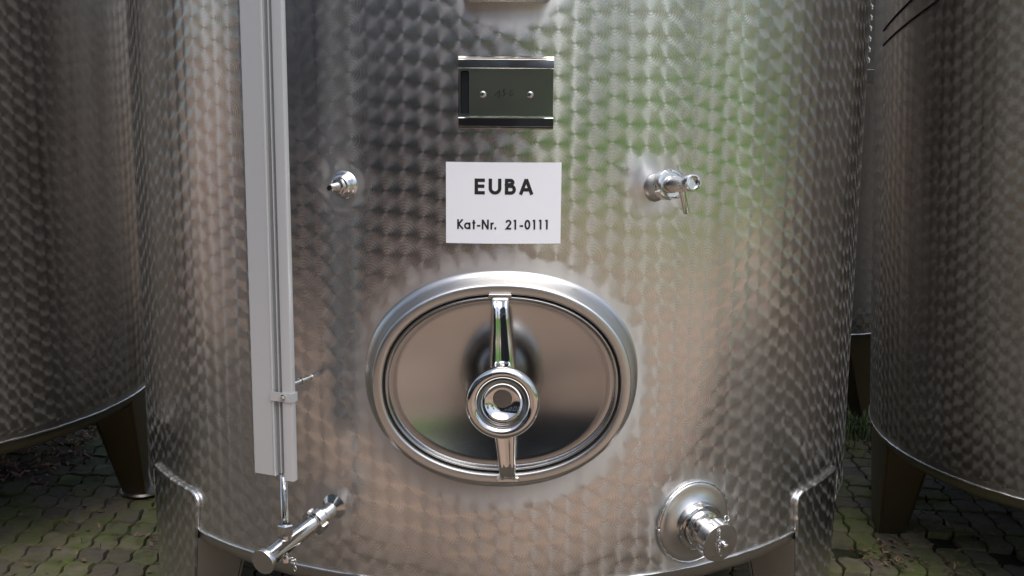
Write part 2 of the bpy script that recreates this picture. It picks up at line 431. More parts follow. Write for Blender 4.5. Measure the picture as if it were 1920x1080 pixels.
# --- handwheel
hw = axis_frame((.0092, YF - .056, .7440), (0, -1, 0))
w_ = MB(); prof = []
Rw, rw = .0560, .0108
for i in range(15):
    a = math.radians(150 - i * 330 / 14 + 60); prof.append((Rw + rw * math.cos(a), rw * math.sin(a) + .012))
prof = []
for i in range(19):                       # rim, from the back round the outside to the inner lip
    a = math.radians(-110 + i * 275 / 18); prof.append((Rw + rw * math.cos(a), .014 + rw * math.sin(a)))
prof += [(.0448, .0125), (.0432, .0075), (.0400, .0020), (.035, -.0035), (.029, -.0078), (.023, -.0104), (.0185, -.0115)]
w_.lathe(hw, prof, 72, False, True); wheel = w_.build('handwheel', m_polish, tank, 'all')
hb = MB(); hb.lathe(hw, [(.0172, -.0135), (.0172, -.0104), (.0164, -.0098), (.001, -.0096)], 40); hb.build('wheel_hub', steel('hub_steel', (.22, .22, .22), .3, None, .1), wheel, 30)
sp = MB(); sp.lathe(axis_frame((.0092, YF - .0, .7440), (0, -1, 0)), [(.014, 0), (.014, .040)], 24); sp.build('spindle', m_satin, wheel, 30)

# --- card holder plate
pz0, pz1, pu0, pu1 = 1.2255, 1.3535, -.0845, .0845
po, pu, pn, pzv = wall(.0139, 1.2895)
pf = (po, pu, pn, pzv)
bp = MB(); bp.box(pf, (-.0845, .003, -.064), (.0845, .0048, .064)); holder = bp.build('card_holder', steel('holder_plate_steel', (.52, .57, .51), .20, (200, 200, 4), .08, 0), tank, False)
for s_, nm in ((1, 'holder_rail'), (-1, 'holder_rail')):
    ch = MB(); zo = .0643 * s_
    sec = [(.003, zo), (.0085, zo), (.0172, zo - .0062 * s_), ((.0195 if s_ > 0 else .0172), zo - .0200 * s_), ((.0183 if s_ > 0 else .0160), zo - .0212 * s_), (.0150, zo - .0200 * s_), (.0150, zo - .0030 * s_), (.0050, zo - .0020 * s_), (.003, zo - .0020 * s_)]
    if s_ < 0: sec = sec[::-1]
    ch.loft([[po + pu * xx + pn * yy + pzv * zz for yy, zz in sec] for xx in (-.0848, .0848)]); ch.build(nm, m_polish, holder, 20)
el = MB(); el.box(pf, (-.0850, .0048, -.042), (-.0832, .0150, .0435)); el.build('holder_stop', m_polish, holder, False)
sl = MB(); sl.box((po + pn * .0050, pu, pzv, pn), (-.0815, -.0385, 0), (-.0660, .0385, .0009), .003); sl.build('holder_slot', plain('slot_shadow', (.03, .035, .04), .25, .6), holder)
for xx in (-.0412, .0432):
    sc = MB(); fr_ = axis_frame(po + pu * xx + pn * .0048 + pzv * -.0030, pn)
    sc.lathe(fr_, [(.0064, 0), (.0062, .0012), (.0050, .0024), (.0042, .0027)], 24)
    scr = sc.build('screw', m_satin, holder, 40)
    st = MB(); st.box((fr_[0] + pn * .0027, (pu * .8 + pzv * .6), (pzv * .8 - pu * .6), pn), (-.0042, -.0006, 0), (.0042, .0006, .0002)); st.build('screw_slot', m_dark, scr, False)

# --- strokes for lettering
def ribbon(mb, pts, w, place, lift):
    """flat stroke with mitred joins; place(s, z, lift) -> point"""
    pts = [Vector((p[0], p[1])) for p in pts]
    closed = (pts[0] - pts[-1]).length < 1e-6
    L_, R_ = [], []
    n = len(pts)
    for i in range(n):
        if closed: a, b = pts[(i - 1) % (n - 1)], pts[(i + 1) % (n - 1)]
        else: a, b = pts[max(i - 1, 0)], pts[min(i + 1, n - 1)]
        d1 = (pts[i] - a); d2 = (b - pts[i])
        if d1.length < 1e-9: d1 = d2
        if d2.length < 1e-9: d2 = d1
        d1.normalize(); d2.normalize()
        n1 = Vector((-d1.y, d1.x)); n2 = Vector((-d2.y, d2.x)); m = (n1 + n2)
        if m.length < .3: m = n1.copy(); k = 1
        else:
            m.normalize(); k = 1 / max(.45, m.dot(n1))
        ww = w if not isinstance(w, (list, tuple)) else w[i]
        L_.append(pts[i] + m * ww / 2 * k); R_.append(pts[i] - m * ww / 2 * k)
    V = [place(p.x, p.y, lift) for p in L_] + [place(p.x, p.y, lift) for p in R_]
    F = [(i, n + i, n + i + 1, i + 1) for i in range(n - 1)]
    mb.add(V, F)
def arc(cx, cy, rx, ry, a0, a1, n=20):
    return [(cx + rx * math.cos(math.radians(a0 + (a1 - a0) * i / n)), cy + ry * math.sin(math.radians(a0 + (a1 - a0) * i / n))) for i in range(n + 1)]
def glyph(ch, t):
    """strokes in units of cap height, and advance; t = stroke weight"""
    h = t / 2
    if ch == 'E': return [[(h, 0), (h, 1)], [(0, 1 - h), (.64, 1 - h)], [(0, .52), (.61, .52)], [(0, h), (.64, h)]], .72
    if ch == 'U': return [[(h, 1), (h, .40)] + arc(.40, .40, .40 - h, .40 - h, 180, 360)[1:] + [(.80 - h, 1)]], .86
    if ch == 'B': return [[(h, 0), (h, 1)], [(0, 1 - h), (.34, 1 - h)] + arc(.34, .765, .23 - h + .03, .235 - h, 90, -90)[1:] + [(0, .53 + h * .2)], [(0, .53), (.38, .53)] + arc(.38, .265 + h / 2, .265 - h + .05, .265 - h / 2, 90, -90)[1:] + [(0, h)]], .74
    if ch == 'A': return [[(h * .8, 0), (.44, 1 - h * .2)], [(.44, 1 - h * .2), (.88 - h * .8, 0)], [(.20, .31), (.68, .31)]], .90
    if ch == 'K': return [[(h, 0), (h, 1)], [(.56, 1), (h * 1.6, .50)], [(h * 1.6, .52), (.60, 0)]], .64
    if ch == 'a': return [arc(.33, .345, .33 - h, .345 - h, 0, 360, 26), [(.66 - h, 0), (.66 - h, .69)]], .76
    if ch == 't': return [[(.17, 0), (.17, .95)], [(.02, .66), (.34, .66)]], .38
    if ch == '-': return [[(.05, .36), (.40, .36)]], .48
    if ch == 'N': return [[(h, 0), (h, 1)], [(h, .97), (.72 - h, .03)], [(.72 - h, 0), (.72 - h, 1)]], .82
    if ch == 'r': return [[(h, 0), (h, .69)], arc(.27, .42, .27 - h, .25 - h / 2, 175, 70, 10)], .36
    if ch == '.': return [[(.08, 0), (.08, t * 1.25)]], .34
    if ch == ' ': return [], .30
    if ch == '2': return [arc(.29, .70, .27 - h * .6, .30 - h, 175, -35, 18) + [(.10, h), (.12, h)], [(.05, h), (.58, h)]], .68
    if ch == '1': return [[(.25, 0), (.25, 1)], [(.08, .99 - h), (.25 + h, .99 - h)]], .58
    if ch == '0': return [arc(.30, .5, .30 - h, .5 - h, 0, 360, 30)], .70
    return [], .5
def write(text, cx, z0, cap, weight, place, width, name, mat, parent, lift=.0006):
    t = weight / cap; adv = [glyph(c, t)[1] for c in text]; tot = sum(adv) - .05
    gap = (width / cap - tot) / (len(text) - 1)
    mb = MB(); x = 0; k = 0
    for c, a in zip(text, adv):
        for st_ in glyph(c, t)[0]:
            ribbon(mb, [(cx - width / 2 + (x + p[0]) * cap, z0 + p[1] * cap) for p in st_], weight, place, lift + k * .000012); k += 1
        x += a + gap
    return mb.build(name, mat, parent, False)

# marker number on the holder plate, written by hand
mk = MB()
pl = lambda s_, z_, l_: po + pu * s_ + pn * (.0049 + l_) + pzv * z_
hand = [([(-.0205, -.0052), (-.0150, .0010), (-.0112, .0042), (-.0120, -.0030), (-.0133, -.0098)], [.0010, .0011, .0014, .0013, .0009]),
        ([(-.0010, .0062), (-.0045, .0055), (-.0055, .0012), (-.0028, .0018), (-.0012, -.0012), (-.0032, -.0045), (-.0062, -.0050)], [.0009, .0012, .0013, .0012, .0013, .0012, .0008]),
        ([(.0125, .0058), (.0085, .0040), (.0062, -.0005), (.0072, -.0045), (.0108, -.0042), (.0140, .0005), (.0138, .0045), (.0112, .0062)], [.0009, .0010, .0011, .0011, .0009, .0008, .0008, .0007])]
for i, (p_, w2) in enumerate(hand): ribbon(mk, p_, w2, pl, .0002 + i * .00002)
mk.build('marker_number', m_marker, holder, False)

# --- fitting above, of which only the underside shows
ub = MB(); fo = wall(.0152, 1.447)
ub.box((fo[0], fo[1], fo[2], fo[3]), (-.078, -.02, 0), (.078, .045, .16), .012); ub.build('upper_bracket', m_head, tank)

# --- vent nipple
def wall_axis(th, z, tilt=0.0, yaw=0.0):
    o, u, n, zv = wall(th, z); return axis_frame(o, n + zv * tilt + u * yaw)
nf = wall_axis(-.334, 1.1165, -.0, -.02)
nb = MB(); nb.lathe(nf, [(.030, -.003), (.0255, .0004), (.0225, .003), (.0210, .012), (.0195, .0145), (.0185, .0165), (.0150, .0185)], 36); nip = nb.build('vent_nipple', m_satin, tank, 45)
hx = MB(); hx.lathe(nf, [(.0125, .0185), (.0148, .0192), (.0148, .0285), (.0128, .0292)], 6); hx.build('hex_nut', m_satin, nip, False)
tp = MB(); tp.lathe(nf, [(.0088, .029), (.0088, .034), (.0078, .036), (.0078, .056), (.0070, .0572), (.0048, .0572), (.0046, .049), (.0005, .049)], 24); tp.build('nipple_tip', m_satin, nip, 40)
ho = MB(); ho.lathe(nf, [(.0045, .0495), (.0003, .0497)], 16); ho.build('rusty_bore', plain('rust', (.10, .05, .03), .8), nip, False)

# --- sampling tap
tf = wall_axis(.340, 1.1185, .145, .0)
tb = MB(); tb.lathe(tf, [(.032, -.006), (.0245, -.001), (.0210, .005), (.0200, .012), (.0200, .022), (.0200, .051)], 40); tap = tb.build('sampling_tap', m_brush, tank, 45)
def slotted_nut(fr, prof, slots, n=72, depth=.004, width=3):
    o, ax, a, b = fr; mb = MB(); rings = []
    for r, t, cut in prof:
        row = []
        for j in range(n):
            d = a * math.cos(2 * PI * j / n) + b * math.sin(2 * PI * j / n)
            q = j % (n // slots)
            rr = r - depth if (cut and q < width) else r
            row.append(o + ax * t + d * rr)
        rings.append(row)
    return mb.loft(rings)
slotted_nut(tf, [(.0262, .046, 0), (.0285, .0468, 1), (.0285, .0645, 1), (.0270, .066, 1), (.0225, .0662, 0), (.0220, .064, 0), (.0160, .064, 0)], 4, 72, .0045, 5).build('slotted_nut', m_satin, tap, 35)
bd = MB(); bd.lathe(tf, [(.0158, .060), (.0158, .0675), (.0146, .070), (.0146, .128), (.0152, .1295), (.0152, .1485), (.0145, .1505), (.0122, .1508), (.0110, .1485), (.0108, .140), (.0005, .140)], 40); bd.build('tap_body', m_satin, tap, 35)
tri = MB(); o, ax, a, b = tf
tri.add([o + ax * .1422 + (a * math.cos(q) + b * math.sin(q)) * .0078 for q in [math.radians(w) for w in (-90, 30, 150)]] + [o + ax * .136 + (a * math.cos(q) + b * math.sin(q)) * .0078 for q in [math.radians(w) for w in (-90, 30, 150)]], [(0, 1, 2), (0, 3, 4, 1), (1, 4, 5, 2), (2, 5, 3, 0)]); tri.build('triangle_key', m_satin, tap, False)
p0 = o + ax * .100; sd_ = (Vector((0, 0, -1)) + wall(.337, 0)[1] * .20 + wall(.337, 0)[2] * .12).normalized()
spo = MB(); spo.lathe(axis_frame(p0 + sd_ * .008, sd_), [(.0062, 0), (.0062, .008), (.0056, .010), (.0054, .046), (.0046, .0465), (.0040, .0455), (.0038, .034), (.0002, .034)], 20, False, True); spo.build('tap_spout', m_polish, tap, 40)

# --- outlet with dust cap and chain
of = wall_axis(.465, .4420, -.11, -.02)
of0 = wall_axis(.465, .4420, 0, 0)
od = MB(); od.lathe(of0, [(.0835, -.012), (.0835, .000), (.0815, .0045), (.078, .0062), (.072, .0058), (.052, .0100), (.046, .0150), (.044, .0160)], 64, False, True); out = od.build('outlet_valve', m_brush, tank, 50)
wl = MB(); P_ = [of0[0] + of0[1] * (-.002 + (.0045 if i % 3 else .0052)) + (of0[2] * math.cos(2 * PI * i / 90) + of0[3] * math.sin(2 * PI * i / 90)) * (.0838 + .001 * noise.noise((i * .5, 3, 1))) for i in range(91)]
wl.tube(P_, [.0026 + .001 * abs(noise.noise((i * .4, 1, 2))) for i in range(91)], 6); wl.build('weld_bead', m_weld, out, 'all')
slotted_nut(of, [(.046, .010, 0), (.0485, .0112, 1), (.0485, .0270, 1), (.0470, .0285, 1), (.0400, .0288, 0), (.0395, .0265, 0), (.036, .0265, 0)], 4, 96, .004, 5).build('slotted_nut', m_satin, out, 35)
nk = MB(); nk.lathe(of, [(.0385, .024), (.0385, .040), (.0372, .043), (.0305, .0455), (.0292, .048), (.0292, .074)], 56); nk.build('outlet_neck', m_polish, out, 35)
pp = MB(); fr_ = axis_frame(of[0] + of[1] * .0365 + of[3] * .0366 * .93 + of[2] * -.0366 * .30, of[3] * .93 - of[2] * .30 + of[1] * .35)
pp.lathe(fr_, [(.0072, -.003), (.0072, .0022), (.0058, .0024), (.0056, .0002), (.0040, .0002), (.0036, .0016), (.0005, .0016)], 20); pp.build('leak_hole', m_dark, out, 40)
cp = MB(); slotted = slotted_nut(of, [(.0300, .066, 0), (.0385, .0668, 0), (.0402, .0690, 1), (.0402, .0930, 1), (.0388, .0948, 0), (.0372, .0952, 0), (.0002, .0956, 0)], 4, 96, .003, 5)
cap = slotted.build('dust_cap', m_satin, tank, 35)
kn = MB(); o, ax, a, b = of
def cap_pt(x, z, lift): return o + ax * (.0955 + lift) - a * -x + b * z if False else o + ax * (.0955 + lift) + CAPX * x + CAPZ * z
CAPX = wall(.4656, 0)[1]; CAPX = (CAPX - ax * CAPX.dot(ax)).normalized(); CAPZ = Vector((0, 0, 1))
kn.lathe(axis_frame(cap_pt(.0065, -.0035, 0), ax), [(.0072, -.001), (.0072, .003), (.0062, .0042), (.0040, .0046), (.0040, .0080), (.0055, .0088), (.0055, .0105), (.0042, .0115), (.0003, .0118)], 24); kn.build('chain_stud', m_polish, cap, 40)
def chain(pts, name, par, r=.0040, w=.0010):
    for i in range(len(pts) - 1):
        A_, B_ = Vector(pts[i]), Vector(pts[i + 1]); d = (B_ - A_).normalized(); c = (A_ + B_) / 2
        s1 = d.cross(ax).normalized(); s2 = d.cross(s1)
        side = s1 if i % 2 == 0 else s2
        Lk = (B_ - A_).length * .5 + .0016
        lk = MB(); lk.tube([c + d * Lk * math.cos(2 * PI * j / 14) + side * r * .72 * math.sin(2 * PI * j / 14) for j in range(15)], w, 6, False); lk.build(name, m_polish, par, 'all')
cpts = [cap_pt(-.0175, .0385, -.018), cap_pt(-.0150, .0372, -.008), cap_pt(-.0118, .0345, .001), cap_pt(-.0085, .0290, .0055), cap_pt(-.0070, .0225, .006), cap_pt(-.0078, .0160, .005), cap_pt(-.0072, .0095, .0045), cap_pt(-.0060, .0030, .004), cap_pt(-.0068, -.0035, .004), cap_pt(-.0064, -.0100, .004), cap_pt(-.0045, -.0165, .004), cap_pt(-.0022, -.0225, .004)]
chain(cpts, 'chain_link', cap)
ey = MB(); ey.torus((cap_pt(.0225, .0405, -.014), CAPZ * .4 + ax * .9, CAPX, (CAPZ * .9 - ax * .4)), .0052, .0011, 20, 6); ey.tube([cap_pt(.021, .0345, -.014), cap_pt(.0222, .0362, -.014)], .0016, 6); ey.build('cap_eyelet', m_polish, cap, 'all')

# --- level gauge and its drain cock
GT = -.395
go, gu, gn, gz = wall(GT, 0)
G = (go, gu, gn, gz)
bd = MB()
# backing profile of the board: a flat extrusion with a rounded lip and a groove wall
def extr(sec, z0, z1, name, mat, parent, smooth=30):
    mb = MB(); mb.loft([[go + gu * s_ + gn * t_ + gz * z for s_, t_ in sec] for z in (z0, z1)]); return mb.build(name, mat, parent, smooth)
GTOP = 2.55
sec = [(-.0600, .141), (-.0600, .1495), (-.0592, .1503), (-.0195, .1503), (-.0180, .1513), (-.0165, .1517), (-.0150, .1512), (-.0142, .1500), (-.0140, .141)]
gauge = extr(sec, .5905, GTOP, 'level_gauge', m_alu, tank)
extr([(-.0139, .1385), (-.0139, .1435), (.0055, .1435), (.0055, .1385)], .594, GTOP, 'groove_strip', m_alu_groove, gauge)
extr([(-.0052, .1437), (-.0052, .1480), (-.0040, .1487), (-.0028, .1480), (-.0028, .1437)], .596, GTOP, 'groove_fin', m_alu, gauge)
extr([(.0056, .139), (.0056, .1520), (.0064, .1530), (.0225, .1530), (.0250, .1522), (.0256, .1500), (.0258, .141), (.0250, .139)], .5855, GTOP, 'tube_rail', m_alu, gauge)
gt = MB(); tA = go + gn * .1485
def hollow(mb, fr, ro_, ri, t0, t1, n=24):
    o, ax_, a_, b_ = fr
    R_ = [(ro_, t0), (ro_, t1), (ri, t1), (ri, t0), (ro_, t0)]
    return mb.loft([[o + ax_ * t + (a_ * math.cos(2 * PI * j / n) + b_ * math.sin(2 * PI * j / n)) * r for j in range(n)] for r, t in R_], False, False)
tx = .0012
hollow(gt, (go + gn * .1485 + gu * tx, Vector((0, 0, 1)), gu, gn), .0068, .0050, .476, .5935); gt.build('sight_tube', m_tube, gauge, 'all')
# clamp strap round rail, with bolt
zc = .7440
cs = MB(); cs.box((go + gz * zc, gu, gn, gz), (-.0185, .1534, -.0085), (.0275, .1548, .0085)); cs.box((go + gz * zc, gu, gn, gz), (.0261, .136, -.0085), (.0275, .1534, .0085)); cl = cs.build('clamp_strap', m_alu, gauge, False)
bo = MB(); bf = axis_frame(go + gz * zc + gu * .0090 + gn * .1549, gn); bo.lathe(bf, [(.0055, 0), (.0055, .0012), (.0045, .0014)], 18); bo.lathe(bf, [(.0040, .0014), (.0044, .0018), (.0044, .0050), (.0036, .0056)], 6); bo.build('clamp_bolt', m_satin, gauge, 30)
pg = MB(); pgf = axis_frame(wall(-.425, .740)[0], wall(-.425, 0)[2] - wall(-.425, 0)[1] * .05); pg.lathe(pgf, [(.008, -.002), (.0045, .001), (.0042, .028), (.0066, .029), (.0066, .034), (.0046, .035), (.0046, .130)], 18); pg.build('standoff', m_satin, gauge, 40)
# drain cock
df = wall_axis(GT + .017, .478, -.13, -.10)
dd = MB(); dd.lathe(df, [(.030, -.004), (.022, .001), (.0155, .005), (.0145, .028), (.017, .030), (.0175, .046), (.0160, .048)], 36); cock = dd.build('drain_cock', m_satin, tank, 40)
slotted_nut(df, [(.0165, .046, 0), (.0240, .0470, 1), (.0252, .0480, 1), (.0252, .0640, 1), (.0240, .0655, 1), (.0172, .066, 0)], 4, 72, .0045, 5).build('slotted_nut', m_satin, cock, 35)
db = MB(); db.lathe(df, [(.0162, .062), (.0165, .067), (.0150, .068), (.0150, .069), (.0163, .070), (.0160, .212)], 40); db.build('cock_body', m_polish, cock, 35)
dc = MB(); dc.lathe(df, [(.0160, .210), (.0228, .2110), (.0242, .2128), (.0242, .2205), (.0232, .2222), (.0003, .2226)], 48); dc.build('end_cap', m_satin, cock, 35)
ctr = df[0] + df[1] * .1530 + gu * tx
nu = MB(); nfz = (ctr, Vector((0, 0, 1)), gu, gn)
nu.lathe(nfz, [(.0115, .010), (.0115, .020), (.0100, .0215)], 24); nu.lathe(nfz, [(.0125, .0205), (.0158, .0220), (.0160, .0400), (.0138, .0422), (.0085, .0424)], 6, True, False); nu.build('tube_nut', m_satin, cock, 25)
dv = MB(); dv.lathe((ctr, Vector((0, 0, -1)), gu, gn), [(.0058, .012), (.0058, .021), (.0095, .022), (.0100, .0235), (.0100, .0320), (.0088, .0335), (.001, .0335)], 24); dv.build('bleed_screw', m_satin, cock, 35)
ax = gn
rg = MB(); q0 = ctr + Vector((0, 0, -.0235))
rg.torus((q0 + gu * .0165 + gn * .004, Vector((0, 0, 1)), gu, gn), .0062, .0011, 20, 6); rg.tube([q0 + gu * .0095, q0 + gu * .011 + gn * .003], .0012, 6); rg.build('retaining_ring', m_polish, cock, 'all')
chain([q0 + gu * .0215 + gn * .006, q0 + gu * .0225 + gn * .007 + gz * -.007, q0 + gu * .0228 + gn * .007 + gz * -.0135, q0 + gu * .0232 + gn * .007 + gz * -.0200], 'chain_link', cock)

# ------------------------------------------------------------------ paper sign (a thing of its own, stuck on the middle tank)
LZ, LT = 1.385 - .2946, .0106
LZ = 1.0904
def on_paper(s_, z_, l_): return wall(LT + s_ / R, LZ + z_, R + .0016 + l_)[0]
pm = MB(); NX = 24
rows = []
def paper_r(i, z): return .0016 + .0005 * noise.noise((i * .35, z * 20, 2.2))
front = [[wall(LT + (-.105 + .21 * i / NX) / R, LZ + z, R + .0018)[0] for i in range(NX + 1)] for z in (-.0743, .0743)]
back = [[wall(LT + (-.105 + .21 * i / NX) / R, LZ + z, R + .0013)[0] for i in range(NX + 1)] for z in (-.0743, .0743)]
pm.loft([f_ + b_[::-1] for f_, b_ in zip(front, back)])
sign = pm.build('paper_sign', m_paper, None, 30)
thing(sign, 'white paper sign reading EUBA and Kat-Nr. 21-0111 on the middle tank', 'sign')
write('EUBA', .0, .0160, .0290, .0062, on_paper, .1055, 'printed_heading', m_ink, sign)
write('Kat-Nr.  21-0111', .0, -.0480, .0180, .0032, on_paper, .1690, 'printed_number', m_ink, sign)

# ------------------------------------------------------------------ neighbour tanks
def neighbour(loc, rotz, lean, legs, label, seed, Rn=R, skin=m_old_dimmed):
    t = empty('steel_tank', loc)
    tank_body(t, skin, m_leg_dimmed, legs, m_head_dimmed, seed, Rn, side_mat=m_leg_dimmed)
    t.rotation_euler = (0, lean, 0)
    thing(t, label, 'tank', 'marbled steel tanks'); return t
d2r = math.radians
def leg(c, zt=.34, half=8.0, fh=3.2): return (d2r(c - half), d2r(c + half), d2r(c - fh), d2r(c + fh), zt, .135, .055)
neighbour((-1.9378, .5745, 0), 0, 0, [leg(89), leg(-19), leg(197), leg(269)], 'old steel tank, colour darkened for vignette, cut off by the left edge, behind the middle tank', 2)
tr = neighbour((1.9161, .2171, 0), 0, -.0, [leg(-96), leg(12), leg(84), leg(192)], 'old brownish steel tank, colour darkened for vignette, cut off by the right edge, black cable across its top', 3, .8409)
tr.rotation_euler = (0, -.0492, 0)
tr.location = (1.9161 + .0170, .2171, 0)
back = neighbour((1.05, 2.11, 0), 0, 0, [leg(25, half=11, fh=5), leg(115), leg(205), leg(295)], 'steel tank behind, seen as a narrow strip between the middle and right tanks', 4, skin=m_tank_leg)
bnd = MB(); bnd.lathe((Vector((0, 0, 0)), Vector((0, 0, 1)), Vector((1, 0, 0)), Vector((0, 1, 0))), [(R + .001, 1.243), (R + .004, 1.245), (R + .004, 1.288), (R + .001, 1.290)], 120, False, False); bnd.build('girth_band', m_head, back, 30)
# dimple-welded jacket above the band
jk = MB()
for i in range(40):
    for j in range(22):
        th = d2r(-40 + i * 2.6); z = 1.32 + j * .036
        jk.lathe(axis_frame(wall(th, z, R)[0], wall(th, 0)[2]), [(.013, 0), (.009, .003), (.002, .0045)], 7, False, True)
kind(jk.build('jacket_dimples', m_satin, back, 'all'), 'stuff')
# cables over the right tank
for zc_, sl_ in ((1.418, .25), (1.456, .30)):
    cb = MB(); pts = []
    for i in range(40):
        th = -1.62 + i * .03; q = i * .03; pts.append(wall(th, zc_ + sl_ * q + .12 * q * q, .8409 + .0022)[0])
    cb.tube(pts, .0024, 6); cb.build('cable', m_cable, tr, 'all')

# ------------------------------------------------------------------ ground
def ground_mat():
    n = NT('yard_sand'); P = n.n('ShaderNodeTexCoord').outputs['Object']
    a = n.noise(P, .6, 5); b = n.noise(P, 60.0, 4)
    c = n.ramp(n.math('ADD', n.math('MULTIPLY', a, .7), n.math('MULTIPLY', b, .3)), (.3, (.30, .20, .14)), (.6, (.50, .36, .26)))
    bp_ = n.n('ShaderNodeBump'); bp_.inputs['Strength'].default_value = .4; bp_.inputs['Distance'].default_value = .01; n.put(bp_.inputs['Height'], b)
    n.bsdf(Base_Color=c, Roughness=.9, Normal=bp_.outputs[0]); return n.m
def soil_mat():
    n = NT('mossy_soil'); P = n.n('ShaderNodeTexCoord').outputs['Object']
    a = n.noise(P, 5.0, 5, .65); b = n.noise(P, 90.0, 4)
    c = n.ramp(a, (.35, (.010, .009, .006)), (.52, (.016, .017, .007)), (.68, (.03, .045, .008)))
    bp_ = n.n('ShaderNodeBump'); bp_.inputs['Strength'].default_value = .6; bp_.inputs['Distance'].default_value = .008; n.put(bp_.inputs['Height'], b)
    n.bsdf(Base_Color=c, Roughness=1.0, Normal=bp_.outputs[0]); return n.m
def paver_mat():
    n = NT('paver_concrete'); P = n.n('ShaderNodeNewGeometry').outputs['Position']
    rnd = n.n('ShaderNodeObjectInfo').outputs['Random']
    a = n.noise(P, 3.2, 4, .6); b = n.noise(P, 45.0, 5, .65); d = n.noise(P, 14.0, 4, .6)
    base = n.mix(rnd, (.085, .071, .052, 1), (.19, .157, .12, 1), 'RGBA')
    base = n.mix(n.math('MULTIPLY', n.smooth(b, .35, .75), .5), base, (.045, .038, .028, 1), 'RGBA')
    mossf = n.smooth(n.math('ADD', n.math('ADD', n.math('MULTIPLY', a, .75), n.math('MULTIPLY', d, .4)), n.math('MULTIPLY', rnd, .12)), .52, .80)
    py_ = n.n('ShaderNodeSeparateXYZ'); n.put(py_.inputs[0], P)
    mossf = n.math('MULTIPLY', mossf, n.smooth(py_.outputs[1], -.9, .1))
    c = n.mix(mossf, base, (.088, .110, .022, 1), 'RGBA')
    dirt = n.smooth(n.noise(P, 6.5, 5, .7), .52, .72)
    c = n.mix(n.math('MULTIPLY', dirt, .7), c, (.028, .024, .016, 1), 'RGBA')
    bp_ = n.n('ShaderNodeBump'); bp_.inputs['Strength'].default_value = .6; bp_.inputs['Distance'].default_value = .005; n.put(bp_.inputs['Height'], n.math('ADD', b, n.math('MULTIPLY', d, .8)))
    n.bsdf(Base_Color=c, Roughness=.92, Normal=bp_.outputs[0]); return n.m
m_sand, m_soil, m_paver = ground_mat(), soil_mat(), paver_mat()
GZ = -.016
def sheet(name, x0, x1, y0, y1, z, mat, nx=1, ny=1):
    V = [(x0 + (x1 - x0) * i / nx, y0 + (y1 - y0) * j / ny, z) for j in range(ny + 1) for i in range(nx + 1)]
    F = [(j * (nx + 1) + i, j * (nx + 1) + i + 1, (j + 1) * (nx + 1) + i + 1, (j + 1) * (nx + 1) + i) for j in range(ny) for i in range(nx)]
    return kind(link(name, mesh_of(name, V, F, mat)), 'structure')
sheet('ground', -400, 400, -400, 400, GZ - .008, m_sand)
bed = sheet('paved_ground', -4.2, 4.6, -1.75, 3.4, GZ, m_soil, 8, 8)

PX, PY = .0735, .0955
def paver_mesh(seed):
    rnd = random.Random(seed)
    hx, hy = PX / 2 - .0030, PY / 2 - .0032
    pts = []
    K = 6
    # four S-curved sides
    for i in range(K): q = i / K; pts.append((-hx + 2 * hx * q, -hy + .0050 * math.sin(2 * PI * q)))
    for i in range(K): q = i / K; pts.append((hx + .0058 * math.sin(2 * PI * q), -hy + 2 * hy * q))
    for i in range(K): q = i / K; pts.append((hx - 2 * hx * q, hy - .0050 * math.sin(2 * PI * (q)) * 1.0))
    for i in range(K): q = i / K; pts.append((-hx + .0058 * math.sin(2 * PI * (1 - q)), hy - 2 * hy * q))
    pts = [(x + rnd.uniform(-.0012, .0012), y + rnd.uniform(-.0012, .0012)) for x, y in pts]
    n = len(pts); V = []
    for s_, z in ((1.0, -.03), (1.0, -.0035), (.945, 0.0)):
        for x, y in pts: V.append((x * s_, y * s_, z + (rnd.uniform(-.0008, .0008) if z == 0 else 0)))
    F = []
    for L_ in range(2):
        for j in range(n): k = (j + 1) % n; F.append((L_ * n + j, L_ * n + k, (L_ + 1) * n + k, (L_ + 1) * n + j))
    F.append(tuple(2 * n + j for j in range(n)))
    me = mesh_of('paver', V, F, m_paver, 50); return me
PM = [paver_mesh(s_) for s_ in range(8)]
C_ = cam.matrix_world.inverted()
def pix(p):
    q = C_ @ Vector(p)
    if q.z > -.1: return None
    return 960 - 2374.4 * q.x / q.z, 540 + 2374.4 * q.y / q.z
cand = []
ang = d2r(-4)
for i in range(-64, 66):
    for j in range(-20, 60):
        x0 = i * PX + .004 * math.sin(j * 1.7); y0 = j * PY + .003 * math.sin(i * 1.3)
        x = x0 * math.cos(ang) - y0 * math.sin(ang); y = x0 * math.sin(ang) + y0 * math.cos(ang)
        if not (-4.1 < x < 4.5 and -1.7 < y < 3.35): continue
        p = pix((x, y, 0)); size = 0
        if p:
            X, Y = p
            vis = (-30 < X < 330 and 770 < Y < 1110) or (1540 < X < 1950 and 640 < Y < 1110)
            # hidden behind the tanks and legs
            if X < 330 and Y < 835 - X * .28: vis = False
            if X > 1725 and Y < 835 + (X - 1725) * .42: vis = False
            if vis: size = 1 / (Y and (-(C_ @ Vector((x, y, 0))).z))
        cand.append((-size, x, y, i, j))
cand.sort()
rest = MB()
npav = 0
for s_, x, y, i, j in cand:
    rnd = random.Random(i * 977 + j)
    if rnd.random() < .012: continue
    rot_ = ang + rnd.gauss(0, .03); z = rnd.gauss(0, .0022) + .004 * noise.noise((x * 2, y * 2, 0)); tx_, ty_ = rnd.gauss(0, .02), rnd.gauss(0, .02)
    if s_ < 0 and npav < 300:
        o = link('paver', PM[(i * 5 + j * 3) % 8], bed, (x, y, z)); o.rotation_euler = (tx_, ty_, rot_); npav += 1
    else:
        me = PM[(i * 5 + j * 3) % 8]; mt = Matrix.Translation((x, y, z)) @ Matrix.Rotation(rot_, 4, 'Z')
        rest.add([mt @ v.co for v in me.vertices], [tuple(p_.vertices) for p_ in me.polygons])
